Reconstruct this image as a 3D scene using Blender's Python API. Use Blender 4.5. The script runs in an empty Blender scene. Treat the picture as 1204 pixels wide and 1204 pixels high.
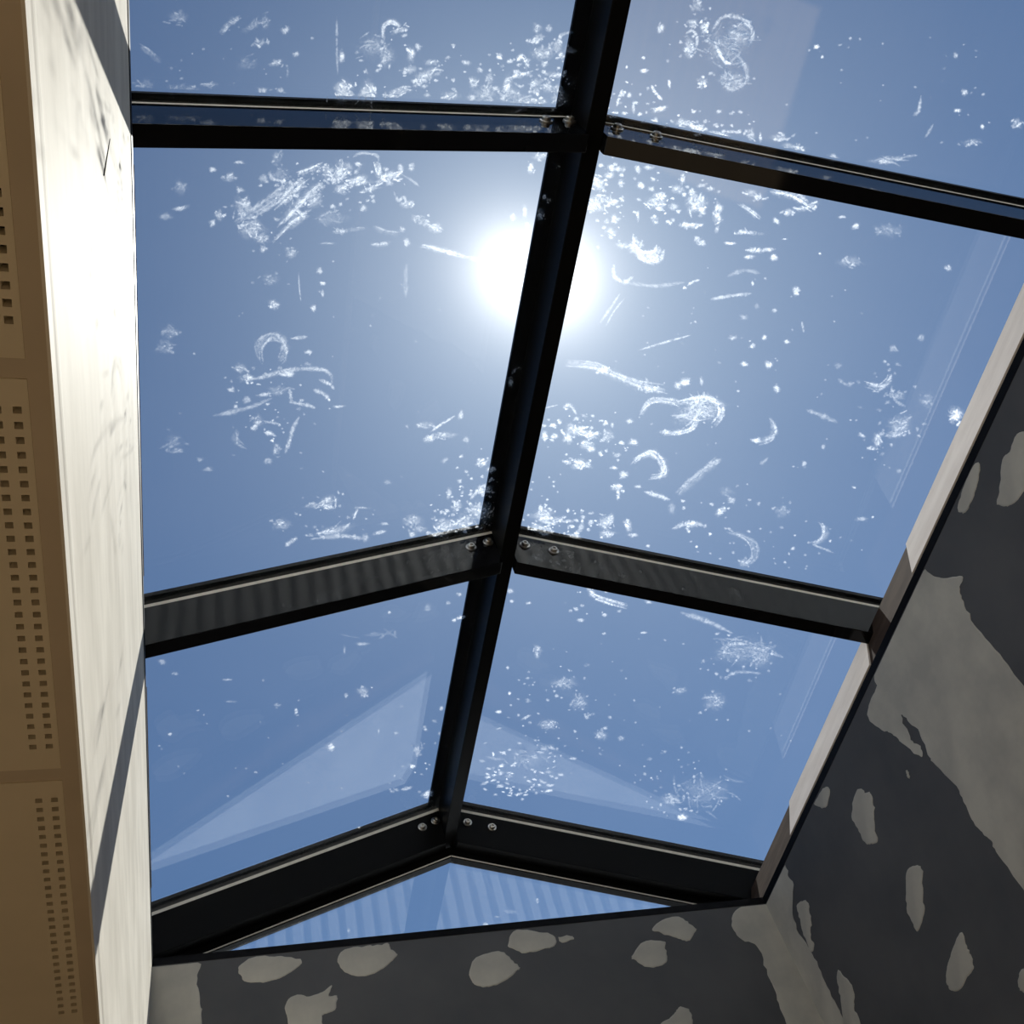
import bpy, bmesh, math, random
from mathutils import Vector, Matrix, noise
random.seed(7)
S = 1.18                                   # metres per survey unit: everything below is laid out in survey units
# ---------------------------------------------------------------- camera, sky, sun, exposure
sc = bpy.context.scene
ROW = [Vector((0.9598252, -0.1676084, -0.2250401)), Vector((0.0132194, 0.8281194, -0.5603958)), Vector((0.2802872, 0.5349071, 0.7970655))]
CAM = Vector((0.1293149, -2.9055571, -1.9472892)); FPX = 1238.11
cd = bpy.data.cameras.new('camera'); cam = bpy.data.objects.new('camera', cd); sc.collection.objects.link(cam)
cd.sensor_width = 36; cd.lens = 36 * FPX / 1204; cd.clip_start = .02; cd.clip_end = 500
X, Y, Z = ROW[0], -ROW[1], -ROW[2]
cam.matrix_world = Matrix(((X.x, Y.x, Z.x, CAM.x * S), (X.y, Y.y, Z.y, CAM.y * S), (X.z, Y.z, Z.z, CAM.z * S), (0, 0, 0, 1)))
sc.camera = cam
SUN = Vector((0.3026, 0.3484, 0.8872)).normalized()
wd = bpy.data.worlds.new('world'); sc.world = wd; wd.use_nodes = True
wn = wd.node_tree.nodes; wl = wd.node_tree.links
sky = wn.new('ShaderNodeTexSky'); sky.sky_type = 'NISHITA'; sky.sun_disc = False
sky.sun_elevation = math.asin(SUN.z); sky.sun_rotation = math.atan2(SUN.x, SUN.y)
sky.air_density = 1.0; sky.dust_density = 0.6; sky.ozone_density = 1.5; sky.altitude = 100
SKY_STRENGTH = .063
bg = wn['Background']; bg.inputs['Strength'].default_value = SKY_STRENGTH
wb = wn.new('ShaderNodeMix'); wb.data_type = 'RGBA'; wb.blend_type = 'MULTIPLY'; wb.inputs['Factor'].default_value = 1     # the camera's white balance, the same over the whole sky
wl.new(sky.outputs[0], wb.inputs['A']); wb.inputs['B'].default_value = (.92, 1.17, 1.38, 1); wl.new(wb.outputs['Result'], bg.inputs['Color'])
sd = bpy.data.lights.new('sun', 'SUN'); sd.energy = 8.4; sd.angle = math.radians(.53); sd.color = (1, .965, .9)
so = bpy.data.objects.new('sun', sd); sc.collection.objects.link(so)
so.location = SUN * 30; so.rotation_euler = SUN.to_track_quat('Z', 'Y').to_euler()
vs = sc.view_settings; vs.view_transform = 'Standard'; vs.look = 'None'; vs.gamma = 1; vs.exposure = 0; vs.use_curve_mapping = False

# ---------------------------------------------------------------- survey
W = 2.0; TP = 0.345; ZT = 0.2695; HF = 0.1484; T = 0.0436
Y1, Y2, Y3 = 0.1458, -1.1118, -2.3534
SP = 1.2496
RAFT_Y = [Y1, Y2, Y3, Y3 - SP, Y3 - 2 * SP]
YEND = Y3 - 2 * SP - .10                       # the far end of the shaft, behind the camera
ZC = -1.055; ZF = -3.26                        # ceiling, floor
GK = .013; GT = .016                           # gasket and glass thickness
EAVE = .19                                     # how far the roof runs past the shaft walls
def ztop(x): return ZT + TP * min(x, W - x)
def ray(px, py):
    a, b = (px - 602) / FPX, (py - 602) / FPX
    return ROW[0] * a + ROW[1] * b + ROW[2]
def on_plane(px, py, n, p0):
    d = ray(px, py); n = Vector(n); return CAM + d * ((Vector(p0) - CAM).dot(n) / d.dot(n))

# ---------------------------------------------------------------- materials
def mat(name):
    m = bpy.data.materials.new(name); m.use_nodes = True
    nt = m.node_tree; return m, nt, nt.nodes['Principled BSDF']
def noise_col(nt, scale, c1, c2, lo=.35, hi=.65, detail=4, stretch=None, rough=.55):
    N, L = nt.nodes, nt.links
    tc = N.new('ShaderNodeTexCoord'); mp = N.new('ShaderNodeMapping'); L.new(tc.outputs['Object'], mp.inputs['Vector'])
    if stretch: mp.inputs['Scale'].default_value = stretch
    nz = N.new('ShaderNodeTexNoise'); nz.inputs['Scale'].default_value = scale; nz.inputs['Detail'].default_value = detail
    nz.inputs['Roughness'].default_value = rough
    L.new(mp.outputs[0], nz.inputs['Vector'])
    cr = N.new('ShaderNodeValToRGB'); cr.color_ramp.elements[0].position = lo; cr.color_ramp.elements[1].position = hi
    cr.color_ramp.elements[0].color = (*c1, 1); cr.color_ramp.elements[1].color = (*c2, 1)
    L.new(nz.outputs['Fac'], cr.inputs[0]); return nz, cr
def bump(nt, p, src, strength, dist):
    b = nt.nodes.new('ShaderNodeBump'); b.inputs['Strength'].default_value = strength; b.inputs['Distance'].default_value = dist
    nt.links.new(src, b.inputs['Height']); nt.links.new(b.outputs[0], p.inputs['Normal'])
def plain(name, c1, c2, scale=8, rough=.8, spec=.3, bs=0, bd=.002, stretch=None, lo=.35, hi=.65, metal=0):
    m, nt, p = mat(name); nz, cr = noise_col(nt, scale, c1, c2, lo, hi, stretch=stretch)
    nt.links.new(cr.outputs[0], p.inputs['Base Color']); p.inputs['Roughness'].default_value = rough
    p.inputs['Specular IOR Level'].default_value = spec; p.inputs['Metallic'].default_value = metal
    if bs: bump(nt, p, nz.outputs['Fac'], bs, bd)
    return m
M = {}
M['plaster'] = plain('white_skimmed_plaster', (.74, .685, .595), (.89, .83, .73), 5, .62, .004, .11, .006, stretch=(1, .6, 2.5))
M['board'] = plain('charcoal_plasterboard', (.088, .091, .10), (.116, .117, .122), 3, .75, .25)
M['filler'] = plain('grey_joint_filler', (.44, .425, .385), (.57, .545, .48), 6, .85, .2)
M['ceiling'] = plain('cream_ceiling_filler', (.60, .51, .40), (.66, .56, .44), 6, .9, .1)
M['panel'] = plain('cream_ceiling_board', (.78, .69, .54), (.84, .74, .58), 5, .9, .1)
M['fleece'] = plain('black_acoustic_fleece', (.008, .007, .006), (.012, .01, .008), 40, .95, .1)
M['seal'] = plain('cream_glazing_seal', (.78, .74, .66), (.88, .83, .75), 30, .7, .3)
M['black'] = plain('black_trim', (.005, .005, .006), (.008, .008, .01), 20, .5, .08)
M['strip'] = plain('pale_primed_strip', (.72, .635, .575), (.84, .755, .69), 14, .95, .04, .15, .002, stretch=(1, .25, 1))
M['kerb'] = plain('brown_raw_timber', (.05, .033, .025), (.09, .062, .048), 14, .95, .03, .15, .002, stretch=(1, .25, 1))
M['steel'] = plain('brushed_steel', (.45, .43, .40), (.6, .58, .54), 60, .32, .5, metal=1)
M['floor'] = plain('oak_floor_boards', (.27, .19, .11), (.34, .24, .14), 3, .45, .4, stretch=(6, .6, 1))
M['room'] = plain('warm_painted_room_wall', (.36, .31, .24), (.40, .35, .27), 3, .9, .2)
M['deck'] = plain('pale_roof_membrane', (.42, .44, .47), (.52, .54, .56), 3, .7, .3)
M['clad'] = plain('pale_corrugated_steel', (.66, .66, .65), (.72, .72, .71), 2, .45, .4)
M['tape_shade'] = plain('tape_edge_shadow', (.05, .045, .04), (.08, .07, .06), 20, .9, .1)
# glossy black powder coat whose slight waviness bends what it mirrors
m, nt, p = mat('gloss_black_powder_coat'); p.inputs['Base Color'].default_value = (.006, .006, .007, 1)
p.inputs['Roughness'].default_value = .06; p.inputs['Specular IOR Level'].default_value = .20
nz, cr = noise_col(nt, 5, (0, 0, 0), (1, 1, 1), .2, .8, 0); bump(nt, p, nz.outputs['Fac'], .10, .004); M['frame'] = m
m, nt, p = mat('satin_black_powder_coat'); p.inputs['Base Color'].default_value = (.005, .005, .005, 1)
p.inputs['Roughness'].default_value = .38; p.inputs['Specular IOR Level'].default_value = .06
nz, cr = noise_col(nt, 5, (0, 0, 0), (1, 1, 1), .2, .8, 0); bump(nt, p, nz.outputs['Fac'], .08, .004); M['frame_end'] = m
# glass: clear sheet with a thin film of dust on the room side that scatters a little light forward
def glass(name, haze, dust):
    m = bpy.data.materials.new(name); m.use_nodes = True; nt = m.node_tree; N, L = nt.nodes, nt.links; N.clear()
    out = N.new('ShaderNodeOutputMaterial'); tr = N.new('ShaderNodeBsdfTransparent'); tr.inputs[0].default_value = (.965, .985, .99, 1)
    gl = N.new('ShaderNodeBsdfGlossy'); gl.inputs['Roughness'].default_value = .0; gl.inputs['Color'].default_value = (1, 1, 1, 1)
    ge = N.new('ShaderNodeNewGeometry'); dp = N.new('ShaderNodeVectorMath'); dp.operation = 'DOT_PRODUCT'   # Schlick reflectance of a thin sheet, the same from both sides
    L.new(ge.outputs['Incoming'], dp.inputs[0]); L.new(ge.outputs['Normal'], dp.inputs[1])
    def mth(op, a, b):
        k = N.new('ShaderNodeMath'); k.operation = op
        for i_, q_ in enumerate((a, b)):
            if isinstance(q_, (int, float)): k.inputs[i_].default_value = q_
            elif q_ is not None: L.new(q_, k.inputs[i_])
        return k
    ab = mth('ABSOLUTE', dp.outputs['Value'], None); iv = mth('SUBTRACT', 1, ab.outputs[0]); pw = mth('POWER', iv.outputs[0], 5)
    ml = mth('MULTIPLY', pw.outputs[0], .957); fr = mth('ADD', ml.outputs[0], .043)
    base = tr.outputs[0]
    if haze:
        for dist, ior, ro, wt in (('GGX', 1.06, .76, haze), ('GGX', 1.10, .90, haze * 1.1)):      # a bright core and a faint wide skirt
            rf = N.new('ShaderNodeBsdfRefraction'); rf.distribution = dist; rf.inputs['IOR'].default_value = ior; rf.inputs['Roughness'].default_value = ro
            mx = N.new('ShaderNodeMixShader'); mx.inputs[0].default_value = wt; L.new(base, mx.inputs[1]); L.new(rf.outputs[0], mx.inputs[2]); base = mx.outputs[0]
    if dust:
        tl = N.new('ShaderNodeBsdfTranslucent'); tl.inputs[0].default_value = (.85, .88, .92, 1)
        nz, cr = noise_col(nt, 2.2, (0, 0, 0), (dust, dust, dust), .3, .75, 5, stretch=(1, 1, 1))
        mx = N.new('ShaderNodeMixShader'); L.new(cr.outputs[0], mx.inputs[0]); L.new(base, mx.inputs[1]); L.new(tl.outputs[0], mx.inputs[2]); base = mx.outputs[0]
    mx = N.new('ShaderNodeMixShader'); L.new(fr.outputs[0], mx.inputs[0]); L.new(base, mx.inputs[1]); L.new(gl.outputs[0], mx.inputs[2])
    L.new(mx.outputs[0], out.inputs[0]); return m
M['glass'] = glass('clear_glass', 0, 0)
M['glass_dusty'] = glass('dusty_glass_face', .0013, .006)
def smear(name, col, gain):
    m = bpy.data.materials.new(name); m.use_nodes = True; nt = m.node_tree; N, L = nt.nodes, nt.links; N.clear()
    out = N.new('ShaderNodeOutputMaterial'); tr = N.new('ShaderNodeBsdfTransparent')
    tl = N.new('ShaderNodeBsdfTranslucent'); tl.inputs[0].default_value = (*col, 1)
    at = N.new('ShaderNodeAttribute'); at.attribute_name = 'smear_amount'; ed = N.new('ShaderNodeAttribute'); ed.attribute_name = 'smear_body'
    nz, cr = noise_col(nt, 42, (0, 0, 0), (1, 1, 1), .30, .70, 8, rough=.74); nz.inputs['Distortion'].default_value = 2.2
    def mth(op, a, b, c=None, clamp=False):
        k = N.new('ShaderNodeMath'); k.operation = op; k.use_clamp = clamp
        for i_, q_ in enumerate((a, b, c)):
            if isinstance(q_, (int, float)): k.inputs[i_].default_value = q_
            elif q_ is not None: L.new(q_, k.inputs[i_])
        return k.outputs[0]
    t = mth('ADD', mth('MULTIPLY', ed.outputs['Fac'], .55), mth('MULTIPLY', cr.outputs[0], 1.0))
    mr = N.new('ShaderNodeMapRange'); mr.interpolation_type = 'SMOOTHSTEP'; L.new(t, mr.inputs[0]); mr.inputs[1].default_value = .48; mr.inputs[2].default_value = 1.5
    f = mth('MULTIPLY', mr.outputs[0], mth('POWER', mth('MAXIMUM', ed.outputs['Fac'], 0), .6))
    f = mth('MULTIPLY', f, at.outputs['Fac']); m2 = mth('MULTIPLY', f, gain, clamp=True).node
    mx = N.new('ShaderNodeMixShader'); L.new(m2.outputs[0], mx.inputs[0]); L.new(tr.outputs[0], mx.inputs[1]); L.new(tl.outputs[0], mx.inputs[2])
    L.new(mx.outputs[0], out.inputs[0]); return m
M['smear'] = smear('dried_plaster_smear_and_glint', (.86, .89, .93), .74)

# ---------------------------------------------------------------- object helpers
ORG = {}
def empty(name, loc):
    o = bpy.data.objects.new(name, None); sc.collection.objects.link(o); o.location = Vector(loc) * S; o.empty_display_size = .2
    ORG[o.name] = Vector(loc); return o
def link(name, me, parent, org):
    o = bpy.data.objects.new(name, me); sc.collection.objects.link(o)
    if parent is not None:
        o.parent = parent; o.location = (Vector(org) - ORG[parent.name]) * S
    else: o.location = Vector(org) * S
    ORG[o.name] = Vector(org); return o
def mesh(name, verts, faces, mats, parent=None, org=None, fm=None, bevel=0, smooth=False):
    if org is None: org = ORG[parent.name] if parent is not None else Vector((0, 0, 0))
    org = Vector(org)
    me = bpy.data.meshes.new(name); me.from_pydata([(Vector(v) - org) * S for v in verts], [], faces)
    mats = mats if isinstance(mats, (list, tuple)) else [mats]
    for k in mats: me.materials.append(M[k])
    bm = bmesh.new(); bm.from_mesh(me)
    if fm:
        bm.faces.ensure_lookup_table()
        for f, i in zip(bm.faces, fm): f.material_index = i
    if not fm: bmesh.ops.recalc_face_normals(bm, faces=bm.faces)
    if bevel: bmesh.ops.bevel(bm, geom=bm.edges[:], offset=bevel * S, segments=2, affect='EDGES', profile=.6)
    if smooth:
        for f in bm.faces: f.smooth = True
    bm.to_mesh(me); bm.free(); me.update()
    return link(name, me, parent, org)
BOXF = [(0, 1, 2, 3), (7, 6, 5, 4), (0, 4, 5, 1), (1, 5, 6, 2), (2, 6, 7, 3), (3, 7, 4, 0)]
def boxv(x0, x1, y0, y1, z0, z1):
    return [(x0, y0, z0), (x0, y1, z0), (x1, y1, z0), (x1, y0, z0), (x0, y0, z1), (x0, y1, z1), (x1, y1, z1), (x1, y0, z1)]
def box(name, b, m, parent=None, org=None, bevel=0):
    if org is None and parent is None: org = ((b[0] + b[1]) / 2, (b[2] + b[3]) / 2, b[4])
    return mesh(name, boxv(*b), BOXF, m, parent, org, bevel=bevel)
def prism(name, prof, axis, a0, a1, m, parent=None, org=None, bevel=0, smooth=False):
    """profile (u,v) swept along y (u=x,v=z) or along x (u=y,v=z)"""
    n = len(prof)
    f = (lambda u, v, a: (u, a, v)) if axis == 'y' else (lambda u, v, a: (a, u, v))
    vs_ = [f(u, v, a0) for u, v in prof] + [f(u, v, a1) for u, v in prof]
    fs = [tuple(range(n)), tuple(range(2 * n - 1, n - 1, -1))] + [(i, i + n, (i + 1) % n + n, (i + 1) % n) for i in range(n)]
    return mesh(name, vs_, fs, m, parent, org, bevel=bevel, smooth=smooth)
def tag(o, label=None, cat=None, kind=None, group=None):
    if label: o['label'] = label
    if cat: o['category'] = cat
    if kind: o['kind'] = kind
    if group: o['group'] = group
    return o
def struct(o, label, cat): return tag(o, label, cat, 'structure')

# ---------------------------------------------------------------- shaft walls
wl_ = struct(prism('wall_left', [(0, ZC), (0, -.012), (-.13, -.012), (-.13, ZC + .032), (-.003, ZC + .032), (-.003, ZC)], 'y', YEND - .13, .13, 'plaster', org=(-.06, -2.4, ZC)), 'white sunlit plaster wall of the skylight shaft crossed by rafter shadows', 'wall')
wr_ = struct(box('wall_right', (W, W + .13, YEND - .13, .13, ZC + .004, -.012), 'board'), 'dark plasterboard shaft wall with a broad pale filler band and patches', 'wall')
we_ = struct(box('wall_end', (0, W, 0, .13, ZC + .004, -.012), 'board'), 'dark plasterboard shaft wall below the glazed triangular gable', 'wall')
struct(box('wall_back', (0, W, YEND - .13, YEND, ZC + .004, -.012), 'board'), 'dark plasterboard shaft wall facing away from the gable', 'wall')
# filler, each patch a skim of its own
def smooth_outline(pts, n=5, jitter=1.0):
    out = []; k = len(pts); r = random.Random(int(pts[0][0] * 7 + pts[0][1]))
    for i in range(k):
        p0, p1, p2, p3 = [pts[(i + j) % k] for j in (-1, 0, 1, 2)]
        for s in range(n):
            t = s / n
            c = [0.5 * (2 * p1[a] + (p2[a] - p0[a]) * t + (2 * p0[a] - 5 * p1[a] + 4 * p2[a] - p3[a]) * t * t + (3 * p1[a] - p0[a] - 3 * p2[a] + p3[a]) * t ** 3) for a in (0, 1)]
            # keep long straight runs straight
            ln = math.hypot(p2[0] - p1[0], p2[1] - p1[1])
            if ln > 60: c = [p1[a] + (p2[a] - p1[a]) * t for a in (0, 1)]
            w_ = jitter * (1.6 * noise.noise((c[0] * .11, c[1] * .11, 3.1)) + .7 * r.uniform(-1, 1)); out.append((c[0] + w_, c[1] - w_ * .7 + jitter * .5 * r.uniform(-1, 1)))
    return out
def patch(wall, pts, nrm, p0, name='filler_patch', thick=.0016, clamp=None, smooth=True):
    pts = smooth_outline(pts) if smooth else pts
    nrm = Vector(nrm); P = [on_plane(x, y, nrm, p0) for x, y in pts]
    if clamp: P = [clamp(p) for p in P]
    c = sum(P, Vector()) / len(P)
    n = len(P)
    inner = [p + (c - p) * min(.35, .006 / max((c - p).length, 1e-4)) + nrm * thick for p in P]
    base = [p - nrm * .001 for p in P]
    bm = bmesh.new()
    vb = [bm.verts.new((p - c) * S) for p in base]; vi = [bm.verts.new((p - c) * S) for p in inner]
    for i in range(n): bm.faces.new((vb[i], vb[(i + 1) % n], vi[(i + 1) % n], vi[i]))
    es = [bm.edges.get((vi[i], vi[(i + 1) % n])) for i in range(n)]
    bmesh.ops.triangle_fill(bm, edges=es, use_beauty=True)
    bmesh.ops.recalc_face_normals(bm, faces=bm.faces)
    me = bpy.data.meshes.new(name); bm.to_mesh(me); bm.free(); me.materials.append(M['filler'])
    return link(name, me, wall, c)
NR, PR = (-1, 0, 0), (W, 0, 0)
NE, PE = (0, -1, 0), (0, 0, 0)
def proj(p):
    d = Vector(p) - CAM; c = [r.dot(d) for r in ROW]; return (602 + FPX * c[0] / c[2], 602 + FPX * c[1] / c[2])
cr_ = lambda p: Vector((p.x, min(p.y, .01), max(min(p.z, -.013), ZC + .006)))
ce_ = lambda p: Vector((min(max(p.x, -.01), W + .01), p.y, max(min(p.z, -.013), ZC + .006)))
band = [(1079, 676), (1095, 676), (1110, 679), (1131, 677), (1128, 692), (1133, 706), (1146, 733), (1170, 762), (1204, 806), (1300, 935), (1480, 1172), (1480, 1412), (1300, 1177), (1204, 1047), (1173, 1004), (1167, 992), (1155, 981),
        (1143, 965), (1132, 940), (1121, 922), (1096, 897), (1092, 892), (1082, 865), (1070, 850), (1058, 840), (1065, 857), (1072, 872), (1081, 878), (1082, 891), (1060, 874), (1048, 863), (1037, 858), (1020, 844), (1022, 825), (1030, 806), (1030, 782)]
patch(wr_, band, NR, PR, 'filler_band', clamp=cr_)
for pts in ([(1144, 547), (1152, 545), (1152, 560), (1147, 580), (1140, 596), (1134, 604), (1126, 600), (1130, 580)],
            [(1195, 510), (1187, 530), (1178, 540), (1174, 580), (1171, 592), (1180, 597), (1192, 593), (1204, 580), (1215, 560), (1212, 510)],
            [(1009, 926), (1017, 931), (1024, 933), (1028, 950), (1028, 968), (1032, 990), (1025, 993), (1018, 993), (1010, 978), (1001, 960), (1003, 940)],
            [(968, 926), (976, 928), (973, 948), (965, 951), (958, 944)],
            [(1075, 1017), (1084, 1020), (1086, 1050), (1087, 1075), (1080, 1095), (1075, 1092), (1066, 1068), (1064, 1045), (1066, 1023)],
            [(1130, 1096), (1137, 1112), (1143, 1125), (1145, 1140), (1138, 1150), (1130, 1164), (1120, 1166), (1113, 1158), (1112, 1140), (1118, 1120), (1125, 1102)],
            [(1204, 1137), (1197, 1145), (1196, 1158), (1203, 1168), (1215, 1168), (1220, 1140)],
            [(945, 1058), (951, 1065), (954, 1085), (953, 1100), (957, 1112), (954, 1120), (945, 1100), (940, 1080), (937, 1064)],
            [(984, 1140), (995, 1150), (1004, 1165), (1005, 1185), (1012, 1204), (1016, 1240), (997, 1240), (990, 1190), (986, 1165)],
            [(1066, 904), (1069, 907), (1070, 916), (1067, 914)]):
    patch(wr_, pts, NR, PR, clamp=cr_)
ctop, cmid, cbot = proj((W, .01, -.004)), proj((W, .01, -.35)), proj((W, .01, -.9))
etop, emid, ebot = proj((W + .01, 0, -.004)), proj((W + .01, 0, -.35)), proj((W + .01, 0, -.9))
patch(wr_, [ctop, (921, 1018), (926, 1027), (932, 1040), (933, 1080), (945, 1105), (957, 1125), (970, 1155), (985, 1185), (1008, 1225), (1130, 1440), cbot, cmid], NR, PR, 'corner_filler', clamp=cr_)
patch(we_, [etop, emid, ebot, (1020, 1440), (930, 1220), (912, 1170), (900, 1140), (890, 1111), (871, 1104), (861, 1090), (862, 1073), (875, 1064)], NE, PE, 'corner_filler', clamp=ce_)
l0, l1, l2 = proj((-.01, 0, -.004)), proj((-.01, 0, -.3)), proj((-.01, 0, -.7))
patch(we_, [l0, (232, 1131), (232, 1150), (236, 1180), (239, 1215), (240, 1400), l2, l1], NE, PE, 'corner_filler', clamp=ce_)
for pts in ([(281, 1135), (300, 1124), (330, 1124), (356, 1130), (340, 1145), (315, 1155), (290, 1155), (280, 1145)],
            [(396, 1128), (405, 1116), (430, 1112), (450, 1110), (456, 1108), (460, 1116), (468, 1122), (460, 1132), (445, 1143), (425, 1149), (405, 1143)],
            [(335, 1180), (345, 1170), (365, 1170), (380, 1165), (391, 1158), (388, 1170), (397, 1172), (394, 1188), (380, 1195), (378, 1215), (345, 1215), (336, 1195)],
            [(551, 1146), (556, 1128), (570, 1121), (590, 1118), (604, 1130), (612, 1138), (608, 1142), (600, 1150), (580, 1160), (560, 1160)],
            [(597, 1108), (602, 1095), (615, 1092), (640, 1096), (654, 1102), (653, 1112), (640, 1117), (618, 1121), (600, 1115)],
            [(656, 1101), (672, 1100), (676, 1104), (660, 1109)],
            [(767, 1093), (778, 1081), (798, 1077), (810, 1086), (820, 1092), (815, 1100), (812, 1106), (800, 1106), (785, 1100)],
            [(743, 1124), (755, 1107), (780, 1106), (784, 1115), (785, 1130), (775, 1137), (760, 1138), (747, 1130)],
            [(775, 1205), (785, 1198), (795, 1188), (800, 1183), (812, 1188), (815, 1204), (818, 1230), (770, 1230)]):
    patch(we_, pts, NE, PE, clamp=ce_)
# corner bead on the white wall, dark strip painting a lifted tape edge's shade
prism('corner_bead', [(-.0005, ZC + .02), (.0007, ZC + .032), (.001, ZC + .04), (.0007, ZC + .046), (-.0005, ZC + .055)], 'y', YEND, 0, 'plaster', wl_)
A, B = on_plane(129, 163, (1, 0, 0), (0, 0, 0)), on_plane(121.5, 206, (1, 0, 0), (0, 0, 0))
mesh('tape_edge_shade', [A, B, B + Vector((0, .0012, .0012)), A + Vector((0, .0005, .0005)), A + Vector((.0008, 0, 0)), B + Vector((.0016, 0, 0)), B + Vector((.0014, .0012, .0012)), A + Vector((.0008, .0005, .0005))], BOXF, 'tape_shade', wl_)
# black trim along the wall heads
tr_ = struct(box('trim_1', (-.13, .0015, YEND, .13, -.012, .012), 'black'), 'thin black edge trim along the head of the white wall', 'trim')
struct(box('trim_2', (W - .0015, W + .13, YEND, .13, -.012, .012), 'black'), 'thin black edge trim under the pale timber kerb', 'trim')
struct(box('trim_3', (.0015, W - .0015, -.0015, .13, -.012, .012), 'black'), 'thin black edge trim below the glazed gable', 'trim')

# ---------------------------------------------------------------- ceiling with perforated boards
ceil = struct(box('ceiling', (-.66, -.13, YEND - 1.6, 2.2, ZC + .016, ZC + .03), 'fleece', org=(-.3, -2, ZC)), 'cream perforated ceiling of square holes beside the white shaft wall', 'ceiling')
box('ceiling_border', (-.021, -.003, YEND - 1.6, 2.2, ZC + .0015, ZC + .016), 'ceiling', ceil)
box('fleece_strip', (-.13, -.003, YEND - 1.6, 2.2, ZC + .016, ZC + .03), 'fleece', ceil)
box('plain_ceiling', (-2.4, -.56, YEND - 1.6, 2.2, ZC, ZC + .016), 'ceiling', ceil)
box('plain_ceiling', (W, 4.4, YEND - 1.6, 2.2, ZC, ZC + .02), 'ceiling', ceil)
box('plain_ceiling', (0, W, 0, 2.2, ZC, ZC + .02), 'ceiling', ceil)
box('plain_ceiling', (0, W, YEND - 1.6, YEND, ZC, ZC + .02), 'ceiling', ceil)
PX0, PX1, PL, PER = -.54, -.021, .486, .506
def perforated():
    HS = .0036; rows = [.031 + .01555 * i for i in range(28)]
    cols = []
    for g in range(5): cols += [-.031 - .105 * g, -.0475 - .105 * g]
    cols = sorted(c for c in cols if c > PX0 + .01)
    xs = sorted([PX0, PX1] + [c - HS for c in cols] + [c + HS for c in cols]); ys = [0] + sorted([r - HS for r in rows] + [r + HS for r in rows]) + [PL]
    V, F, ix = [], [], {}
    def v(i, j, k):
        if (i, j, k) not in ix: ix[(i, j, k)] = len(V); V.append((xs[i], ys[j], k * .016))
        return ix[(i, j, k)]
    for i in range(len(xs) - 1):
        for j in range(len(ys) - 1):
            if i % 2 == 1 and j % 2 == 1:
                for (a, b) in (((i, j), (i + 1, j)), ((i + 1, j), (i + 1, j + 1)), ((i + 1, j + 1), (i, j + 1)), ((i, j + 1), (i, j))):
                    F.append((v(*a, 0), v(*b, 0), v(*b, 1), v(*a, 1)))
            else: F.append((v(i, j, 0), v(i, j + 1, 0), v(i + 1, j + 1, 0), v(i + 1, j, 0)))
    nx, ny = len(xs) - 1, len(ys) - 1
    F += [(v(0, 0, 0), v(nx, 0, 0), v(nx, 0, 1), v(0, 0, 1)), (v(0, ny, 0), v(nx, ny, 0), v(nx, ny, 1), v(0, ny, 1)), (v(0, 0, 0), v(0, ny, 0), v(0, ny, 1), v(0, 0, 1)), (v(nx, 0, 0), v(nx, ny, 0), v(nx, ny, 1), v(nx, 0, 1))]
    return V, F
PV, PF = perforated(); pme = None
k0, k1 = -5, 8
for k in range(k0, k1):
    y0 = -2.439 + PER * k
    if pme is None:
        o = mesh('perforated_panel', [(a, b + y0, c + ZC) for a, b, c in PV], PF, 'panel', ceil, org=(0, y0, ZC)); pme = o.data
    else: link('perforated_panel', pme, ceil, (0, y0, ZC))
    box('joint_strip', (PX0, PX1, y0 - (PER - PL), y0, ZC + .0015, ZC + .016), 'ceiling', ceil)
box('joint_strip', (-.56, PX0, YEND - 1.6, 2.2, ZC + .0015, ZC + .016), 'ceiling', ceil)

# ---------------------------------------------------------------- room below and roof outside
struct(box('floor', (-2.4, 4.4, YEND - 1.6, 2.2, ZF - .05, ZF), 'floor'), 'warm oak floor of the room below the skylight', 'floor')
struct(box('wall_room_left', (-2.5, -2.4, YEND - 1.6, 2.2, ZF, ZC + .1), 'room'), 'warm painted room wall beyond the perforated ceiling', 'wall')
struct(box('wall_room_right', (4.4, 4.5, YEND - 1.6, 2.2, ZF, ZC + .1), 'room'), 'warm painted room wall beyond the dark shaft wall', 'wall')
struct(box('wall_room_end', (-2.5, 4.5, 2.2, 2.3, ZF, ZC + .1), 'room'), 'warm painted room wall beyond the gable', 'wall')
struct(box('wall_room_back', (-2.5, 4.5, YEND - 1.7, YEND - 1.6, ZF, ZC + .1), 'room'), 'warm painted room wall facing the gable', 'wall')
deck = struct(box('roof_deck', (-7, -.13, -12, 10, -.30, -.2), 'deck', org=(1, 0, -.3)), 'pale flat roof surface around the skylight', 'roof')
box('roof_sheet', (W + .13, 9, -12, 10, -.30, -.2), 'deck', deck)
box('roof_sheet', (-.13, W + .13, .13, 10, -.30, -.2), 'deck', deck)
box('roof_sheet', (-.13, W + .13, -12, YEND - .13, -.30, -.2), 'deck', deck)
YC = YEND - .75
prof = []
PITCH = .17; x = -7.0; i = 0
while x < 10:
    prof += [(x, 0), (x + PITCH * .40, 0), (x + PITCH * .5, -.07), (x + PITCH * .90, -.07)]; x += PITCH
V = [(a, YC + b, z) for a, b in prof for z in (-.2, 7.0)]
F = [(2 * i, 2 * i + 2, 2 * i + 3, 2 * i + 1) for i in range(len(prof) - 1)]
n0 = len(V); V += [(a, YC + b - .01, z) for a, b in prof for z in (-.2, 7.0)]
F += [(n0 + 2 * i, n0 + 2 * i + 1, n0 + 2 * i + 3, n0 + 2 * i + 2) for i in range(len(prof) - 1)]
F += [(0, 1, n0 + 1, n0), (n0 - 2, n0 - 1, len(V) - 1, len(V) - 2)]
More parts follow.
